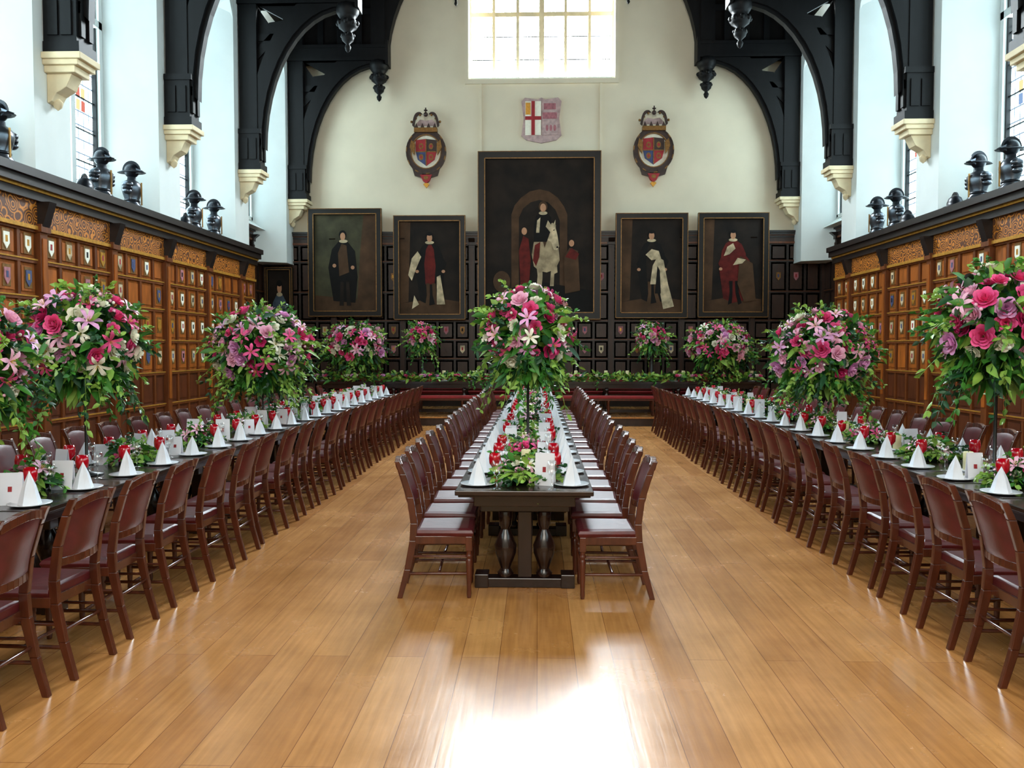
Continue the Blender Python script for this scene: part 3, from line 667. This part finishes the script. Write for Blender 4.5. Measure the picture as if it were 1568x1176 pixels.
# ------------------------------------------------------------------ tables
def table(L, W=.95, H=TH):
    mb = MB(); h = W/2; l = L/2-.004
    mb.box(-h, h, -l, l, H-.035, H, 'table')
    mb.box(-h+.02, h-.02, -l+.02, l-.02, H-.05, H-.035, 'table')
    mb.box(-h+.12, h-.12, -l+.12, l-.12, H-.13, H-.05, 'table')
    for y in (-l+.35, l-.35):
        mb.box(-.33, .33, y-.06, y+.06, 0, .07, 'table'); mb.box(-.36, -.26, y-.075, y+.075, 0, .1, 'table'); mb.box(.26, .36, y-.075, y+.075, 0, .1, 'table')
        mb.box(-.32, .32, y-.05, y+.05, H-.2, H-.12, 'table')
        for x in (-.14, .14):
            mb.lathe([(.055, .07), (.06, .1), (.035, .13), (.05, .17), (.075, .24), (.08, .3), (.05, .38), (.03, .42), (.045, .45), (.05, .5), (.05, H-.2)], (x, y, 0), 'table', 12)
        mb.box(-.05, .05, y-.04, y+.04, .07, H-.2, 'table')
    mb.box(-.05, .05, -l+.35, l-.35, .14, .22, 'table')
    return baked(mb, 'dining_table', .006)
L = 12.05/5
tbm = table(L)
for i in range(5): inst(tbm, 'dining_table', (TCX, 5.75+L*(i+.5), 0))
for i in range(6):
    for cx in (TLX, TRX): inst(tbm, 'dining_table', (cx, 17.8-L*(i+.5), 0))

HX0, HX1, HY = -5.2, 5.1, 20.0
mb = MB(); z = DZ
mb.box(HX0, HX1, HY-.45, HY+.45, z+.71, z+.76, 'table'); mb.box(HX0+.08, HX1-.08, HY-.37, HY+.37, z+.6, z+.71, 'table')
n = 7
for i in range(n):
    x = HX0+.2+(HX1-HX0-.4)*i/(n-1)
    for y in (HY-.34, HY+.34):
        mb.lathe([(.05, 0), (.05, .1), (.03, .14), (.06, .24), (.085, .34), (.06, .44), (.035, .5), (.05, .54), (.05, .62)], (x, y, z), 'table', 12)
    mb.box(x-.04, x+.04, HY-.34, HY+.34, z+.06, z+.12, 'table')
mb.box(HX0+.2, HX1-.2, HY-.37, HY-.31, z+.05, z+.12, 'table')
mb.obj('high_table')
for a, b in ((-5.1, -3.1), (-2.95, -0.2), (0.1, 2.85), (3.0, 5.0)):
    mb = MB()
    mb.box(a, b, 20.62, 21.0, DZ+.36, DZ+.42, 'wood'); mb.box(a+.03, b-.03, 20.63, 20.98, DZ+.42, DZ+.48, 'red')
    mb.box(a, b, 20.98, 21.04, DZ+.36, DZ+.92, 'wood'); mb.box(a+.06, b-.06, 20.95, 20.985, DZ+.52, DZ+.89, 'red')
    for x in (a+.06, (a+b)/2, b-.06):
        mb.box(x-.035, x+.035, 20.64, 20.7, DZ, DZ+.36, 'wood'); mb.box(x-.035, x+.035, 20.96, 21.02, DZ, DZ+.36, 'wood')
    mb.obj('upholstered_bench', bevel=.008)
for a, b in ((-4.9, -3.3), (-2.9, -.5), (.5, 2.7), (3.2, 4.8)):
    mb = MB()
    mb.box(a, b, 19.08, 19.36, DZ+.35, DZ+.40, 'wood'); mb.box(a+.02, b-.02, 19.07, 19.37, DZ+.40, DZ+.455, 'red')
    for x in (a+.1, b-.1, (a+b)/2):
        for y in (19.12, 19.32): mb.lathe([(.022, 0), (.03, .05), (.018, .09), (.036, .18), (.02, .27), (.03, .32), (.03, .36)], (x, y, DZ), 'wood', 8)
        mb.box(x-.015, x+.015, 19.12, 19.32, DZ+.06, DZ+.1, 'wood')
    mb.obj('backless_bench', bevel=.006)

# ------------------------------------------------------------------ flowers
def basis(d):
    d = Vector(d).normalized(); a = d.orthogonal().normalized(); b = d.cross(a)
    t = R.uniform(0, 6.28); return d, a*math.cos(t)+b*math.sin(t), b*math.cos(t)-a*math.sin(t)
def leaf(mb, o_, d, L, w, k, droop=.25):
    d, a, b = basis(d); o_ = Vector(o_); dn = Vector((0, 0, -1))
    p = [o_, o_+d*L*.35+b*.0, o_+d*L*.7+dn*L*droop*.4, o_+d*L+dn*L*droop]
    vs = [p[0], p[1]+a*w*.5+b*w*.15, p[1]-b*w*.05, p[1]-a*w*.5+b*w*.15, p[2]+a*w*.38+b*w*.1, p[2]-b*w*.05, p[2]-a*w*.38+b*w*.1, p[3]]
    mb.add(vs, [(0, 1, 2), (0, 2, 3), (1, 4, 5, 2), (2, 5, 6, 3), (4, 7, 5), (5, 7, 6)], k, True)
def lily(mb, o_, d, L, k):
    d, a, b = basis(d); o_ = Vector(o_)
    for i in range(6):
        t = math.pi*2*i/6+.2*(i % 2); r = a*math.cos(t)+b*math.sin(t); s = r.cross(d); w = L*(.40 if i % 2 else .32)
        P = [(0, 0, .25), (.35, .28, .8), (.72, .42, 1.0), (.95, .36, .6), (1.08, .22, 0)]
        vs = []
        for (rr, hh, ww) in P: c = o_+r*L*rr+d*L*hh; vs += [c+s*w*ww*.5, c-d*L*.03*ww, c-s*w*ww*.5]
        fs = []
        for j in range(4): fs += [(j*3, j*3+1, j*3+4, j*3+3), (j*3+1, j*3+2, j*3+5, j*3+4)]
        mb.add(vs, fs, k, True)
        mb.tube(o_+d*L*.1, o_+d*L*.55+r*L*.18, L*.02, 'yel', 3)
def rose(mb, o_, d, S, k):
    d, a, b = basis(d); o_ = Vector(o_)
    for ring in range(4):
        n = 3+ring; rr = S*(.14+.17*ring); top = S*(.92-.14*ring); lean = S*(.02+.09*ring)
        for i in range(n):
            t = 2*math.pi*(i+.37*ring)/n; r = a*math.cos(t)+b*math.sin(t); s = r.cross(d); w = rr*2*math.pi/n*.72
            vs = []
            for (ro, hh, ww) in ((.35, 0.05, .4), (1.0, .45, 1.0), (1.0, .8, 1.0), (1.0, 1.0, .6)):
                c = o_+r*(rr*ro+(lean if hh > .7 else 0)*(1.5 if hh == 1 else .6))+d*top*hh
                vs += [c+s*w*ww-r*rr*.2*ww, c+r*rr*.05, c-s*w*ww-r*rr*.2*ww]
            fs = []
            for j in range(3): fs += [(j*3, j*3+1, j*3+4, j*3+3), (j*3+1, j*3+2, j*3+5, j*3+4)]
            mb.add(vs, fs, k, True)
def sprig(mb, o_, d, L, k, n=8, lw=.035, ll=.06, droop=.35):
    o_ = Vector(o_); d = Vector(d).normalized(); prev = o_
    for j in range(1, n+1):
        t = j/n; p = o_+d*L*t+Vector((0, 0, -1))*L*droop*t*t
        mb.tube(prev, p, .0025, k, 3)
        for s in range(2):
            v = Vector((R.uniform(-1, 1), R.uniform(-1, 1), R.uniform(-.6, .8)))+d*.6
            leaf(mb, p, v, ll*R.uniform(.7, 1.2), lw, k)
        prev = p
def rdir(lo=-1, hi=1):
    z = R.uniform(lo, hi); t = R.uniform(0, 2*math.pi); q = math.sqrt(max(0, 1-z*z)); return Vector((q*math.cos(t), q*math.sin(t), z))
PK = ['hot', 'hot', 'pale', 'pale', 'pale', 'mag', 'lilac', 'lilac', 'cream', 'cream', 'hot']
def bouquet(mb, c, Rx, Rz, nf, nl, fsz=1.0, lo=-.5, trail=0, kinds=PK, lilyp=.35, leafL=.14):
    c = Vector(c)
    for i in range(nl):
        d = rdir(-.95 if lo < 0 else 0); f = R.uniform(.25, 1.0); p = c+Vector((d.x*Rx*f, d.y*Rx*f, d.z*Rz*f))
        leaf(mb, p, d+rdir()*.8, leafL*R.uniform(.6, 1.3), leafL*.42, R.choice(['leaf1', 'leaf1', 'leaf2', 'leaf3']))
    for i in range(nf):
        t = (i+.5)/nf; z = 1-t*(1-lo); q = math.sqrt(max(0, 1-z*z)); a = i*2.399963+R.uniform(-.2, .2)
        d = Vector((q*math.cos(a), q*math.sin(a), z)); f = R.uniform(.82, 1.08)
        p = c+Vector((d.x*Rx*f, d.y*Rx*f, d.z*Rz*f))
        if R.random() < lilyp: lily(mb, p, d+rdir()*.3, .085*fsz*R.uniform(.85, 1.15), R.choice(['hot', 'pale', 'mag', 'cream', 'pale', 'hot', 'lilac', 'pale']))
        else: rose(mb, p-d*.02, d+rdir()*.25, .064*fsz*R.uniform(.7, 1.25), R.choice(kinds))
    for i in range(int(nl*.08)):
        d = rdir(lo-.3, 1); p = c+Vector((d.x*Rx, d.y*Rx, d.z*Rz))*.85
        sprig(mb, p, d, leafL*R.uniform(1.1, 1.9), R.choice(['leaf1', 'leaf2', 'leaf2', 'leaf3']), 6, leafL*.22, leafL*.42)
    for i in range(int(nf*.5)):  # small white filler buds
        d = rdir(lo, 1); p = c+Vector((d.x*Rx, d.y*Rx, d.z*Rz))*R.uniform(1.0, 1.12)
        mb.sph(p, .012*fsz, R.choice(['cream', 'pale']), seg=6, rings=4)
        mb.tube(c+(p-c)*.85, p, .002, 'leaf1', 3)
    for i in range(trail):
        a = 2*math.pi*i/trail+R.uniform(-.3, .3); p = c+Vector((math.cos(a)*Rx*.6, math.sin(a)*Rx*.6, -Rz*.45))
        sprig(mb, p, (math.cos(a)*.35, math.sin(a)*.35, -.5), R.uniform(.22, .4), R.choice(['leaf1', 'leaf2', 'leaf3']), 9, .035, .06, .5)
def tall(name, Rx, Rz, zc, nf, nl, fs=1.0, trail=8, leafL=.15):
    mb = MB()
    mb.lathe([(.0, 0), (.12, 0), (.12, .012), (.03, .025), (.012, .05), (.011, zc-Rz*.6), (.03, zc-Rz*.55), (.12, zc-Rz*.3), (.0, zc-Rz*.2)], (0, 0, 0), 'iron', 14)
    for i in range(130):
        d = rdir(-1, .1); leaf(mb, Vector((d.x*Rx*.5, d.y*Rx*.5, zc-Rz*.75))+Vector((0, 0, R.uniform(-.08, .1))), d, .17, .06, R.choice(['leaf1', 'leaf1', 'leaf2', 'leaf3']))
    bouquet(mb, (0, 0, zc), Rx, Rz, nf, nl, fs, -.6, trail, leafL=leafL)
    return mb.mesh(name, fix=False)
tallA = tall('tall_flower_arrangement', .37, .38, 1.03, 84, 640, 1.03, 12)
tallB = tall('tall_flower_arrangement', .37, .36, 1.04, 76, 640, 1.08, 14)
tallC = tall('tall_flower_arrangement', .56, .46, .91, 120, 1000, 1.2, 22, leafL=.17)
Z = TH+.001
for me, x, y, rz, sc in ((tallA, TCX, 8.1, 0, 1.08), (tallB, TLX, 6.4, 1, 1.0), (tallA, TLX-.05, 5.15, 2, .88), (tallC, TLX, 10.6, 0, 1.05), (tallC, TRX, 10.4, 2.2, 1.02), (tallB, TRX, 6.45, 3, 1.1)):
    inst(me, 'tall_flower_arrangement', (x, y, Z), rz, sc=(sc,)*3)
hz = DZ+.761
def bowl(name, Rx, Rz, zc, nf, nl, fs, leafL):
    mb = MB(); mb.lathe([(0, 0), (.09, 0), (.08, .02), (.03, .05), (.03, zc-Rz*.7), (.12, zc-Rz*.4), (0, zc-Rz*.3)], (0, 0, 0), 'iron', 14)
    bouquet(mb, (0, 0, zc), Rx, Rz, nf, nl, fs, -.4, 8, leafL=leafL); return mb.mesh(name, fix=False)
bA = bowl('flower_arrangement', .70, .54, .80, 115, 800, 1.45, .2)
bB = bowl('flower_arrangement', .34, .34, 1.0, 44, 300, 1.15, .17)
inst(bA, 'flower_arrangement', (-4.3, HY, hz)); inst(bA, 'flower_arrangement', (4.25, HY, hz), 2)
inst(bB, 'flower_arrangement', (-2.72, HY, hz), 0); inst(bB, 'flower_arrangement', (2.68, HY, hz), 1)
mb = MB()
x = HX0
while x < HX1:
    for k in range(9):
        p = (x+R.uniform(-.1, .1), HY-.36+R.uniform(-.1, .14), hz+R.uniform(.01, .16))
        leaf(mb, p, Vector((R.uniform(-1, 1), R.uniform(-1, .3), R.uniform(-.2, 1))), R.uniform(.12, .22), .07, R.choice(['leaf1', 'leaf2', 'leaf2', 'leaf3']))
    if R.random() < .3: rose(mb, (x, HY-.4, hz+.12), (0, -.6, 1), .06, R.choice(PK+['cream']))
    if R.random() < .10: sprig(mb, (x, HY-.44, hz+.05), (R.uniform(-.4, .4), -.5, -.2), .2, 'leaf1', 6, .04, .07, .6)
    x += .07
mb.obj('foliage_garland', fix=False)

def lowarr():
    mb = MB(); mb.lathe([(0, 0), (.09, 0), (.11, .04), (0, .045)], (0, 0, 0), 'leaf3', 12)
    bouquet(mb, (0, 0, .05), .15, .11, 16, 170, .75, .0, 0, leafL=.11)
    for i in range(16):
        a = R.uniform(0, 6.28); sprig(mb, (math.cos(a)*.05, math.sin(a)*.03, .05), (math.cos(a)*.7, math.sin(a), .25), R.uniform(.16, .26), R.choice(['leaf1', 'leaf2', 'leaf2']), 5, .03, .055)
    return mb.mesh('table_flower_centerpiece', fix=False)
lows = [lowarr(), lowarr()]
for (cx, y0) in ((TCX, 6.15), (TLX, 4.3), (TRX, 4.7)):
    y = y0; i = 0
    while y < 17.6:
        if not (abs(y-8.1) < .3 and cx == TCX): inst(lows[i % 2], 'table_flower_centerpiece', (cx, y, Z), R.uniform(0, 6), sc=(.95, 1.15, 1))
        y += 1.4; i += 1

# ------------------------------------------------------------------ tableware
def ware(cx, ys, cardp):
    nap, pla, gob, crd, gls, cut = MB(), MB(), MB(), MB(), MB(), MB()
    for y in ys:
        if y > 17.6 or y < 3.6: continue
        for s in (-1, 1):
            x = cx+s*.33; yy = y+.03
            pla.lathe([(0, .001), (.07, .001), (.125, .016), (.127, .02), (.075, .008), (0, .008)], (x, yy, TH), 'china', 20)
            zb = TH+.009; hN = .19+R.uniform(-.02, .02); q = R.uniform(0, 6.28); sg = 10
            vs = [(x+(.058+.014*(i % 2))*math.cos(q+6.283*i/sg), yy+(.058+.014*(i % 2))*math.sin(q+6.283*i/sg), zb) for i in range(sg)]
            vs += [(x+(.028+.012*(i % 2))*math.cos(q+6.283*i/sg), yy+(.028+.012*(i % 2))*math.sin(q+6.283*i/sg), zb+hN*.55) for i in range(sg)]
            vs += [(x, yy, zb+hN)]
            nap.add(vs, [(i, (i+1) % sg, sg+(i+1) % sg, sg+i) for i in range(sg)]+[(sg+i, sg+(i+1) % sg, 2*sg) for i in range(sg)]+[tuple(reversed(range(sg)))], 'white')
            if R.random() < .85:
                gx, gy = cx+s*.22, y+.22
                gob.lathe([(0, 0), (.037, .0), (.036, .005), (.007, .012), (.006, .085), (.02, .1), (.042, .13), (.045, .17), (.038, .21), (.033, .21), (.037, .17), (0, .115)], (gx, gy, TH+.001), 'ruby', 14)
            if R.random() < .85:
                gx, gy = cx+s*.19, y-.13
                gls.lathe([(.033, 0), (.032, .004), (.005, .01), (.004, .09), (.02, .1), (.036, .13), (.036, .16), (.03, .2)], (gx, gy, TH+.001), 'glass', 14)
            if R.random() < cardp:
                gx, gy = cx+s*R.uniform(.14, .2), y+R.uniform(.0, .08); w = R.choice([.055, .07]); h = R.choice([.17, .2, .23]); d = .03; rz = R.uniform(-.5, .5)
                ca, sa = math.cos(rz), math.sin(rz)
                fr = lambda a, b, c: (gx+a*ca-b*sa, gy+a*sa+b*ca, c)
                for sd in (-1, 1):
                    vs = [fr(-w, sd*d, TH+.001), fr(w, sd*d, TH+.001), fr(w, sd*.001, TH+h), fr(-w, sd*.001, TH+h)]
                    vs2 = [fr(-w, sd*(d+.003), TH+.001), fr(w, sd*(d+.003), TH+.001), fr(w, sd*.004, TH+h), fr(-w, sd*.004, TH+h)]
                    crd.add(vs+vs2, [(0, 1, 2, 3), (7, 6, 5, 4), (0, 4, 5, 1), (1, 5, 6, 2), (2, 6, 7, 3), (3, 7, 4, 0)], 'card')
                    f = lambda t: sd*(d*(1-t)+.006)
                    crd.add([fr(-.012, f(.42), TH+h*.42), fr(.012, f(.42), TH+h*.42), fr(.012, f(.58), TH+h*.58), fr(-.012, f(.58), TH+h*.58)], [(0, 1, 2, 3)], 'hred')
            for k, dy in enumerate((-.16, -.18, .15, .17)):
                cut.box(cx+s*.33-.09, cx+s*.33+.09, yy+dy-.004, yy+dy+.004, TH+.001, TH+.004, 'silver')
                e = cx+s*.33-s*.09; cut.box(e-.02, e+.02, yy+dy-.009, yy+dy+.009, TH+.001, TH+.004, 'silver')
    nap.obj('folded_napkins'); pla.obj('dinner_plates'); gob.obj('ruby_goblets'); crd.obj('menu_cards'); gls.obj('wine_glasses', fix=False); cut.obj('cutlery')
ware(TCX, cY, .7); ware(TLX, sY, .85); ware(TRX, sY, .5)
def candle():
    mb = MB(); mb.lathe([(0, 0), (.07, 0), (.075, .012), (.05, .012), (0, .012)], (0, 0, 0), 'china', 16)
    mb.lathe([(.038, .012), (.038, .15), (.034, .155), (.028, .15), (0, .148)], (0, 0, 0), 'candle', 16); mb.tube((0, 0, .148), (0, 0, .165), .002, 'pblk', 4)
    return mb.mesh('pillar_candle')
cdm = candle()
for (cx, y0) in ((TCX, 6.85), (TLX, 5.0+.7), (TRX, 5.4)):
    y = y0
    while y < 17.6: inst(cdm, 'pillar_candle', (cx+R.uniform(-.03, .03), y, Z)); y += 1.4
for x in (-5.05, -3.4, -3.2, -2.2, -1.5, -.9, .9, 1.6, 2.1, 3.2, 3.4, 4.98): inst(cdm, 'pillar_candle', (x, HY-.1, hz), sc=(1.1, 1.1, 1.6))

# ------------------------------------------------------------------ world, camera
w = bpy.data.worlds.new('World'); scene.world = w; w.use_nodes = True
w.node_tree.nodes['Background'].inputs[0].default_value = (.75, .85, 1, 1); w.node_tree.nodes['Background'].inputs[1].default_value = 1.0
cam = bpy.data.cameras.new('camera'); co = bpy.data.objects.new('camera', cam); scene.collection.objects.link(co)
cam.sensor_width = 36; cam.lens = 1300/1568*36; cam.clip_end = 100
co.location = (0, 0, 1.72)
co.rotation_euler = (math.radians(90)-math.atan(54/1300), 0, math.atan(39/1300))
scene.camera = co
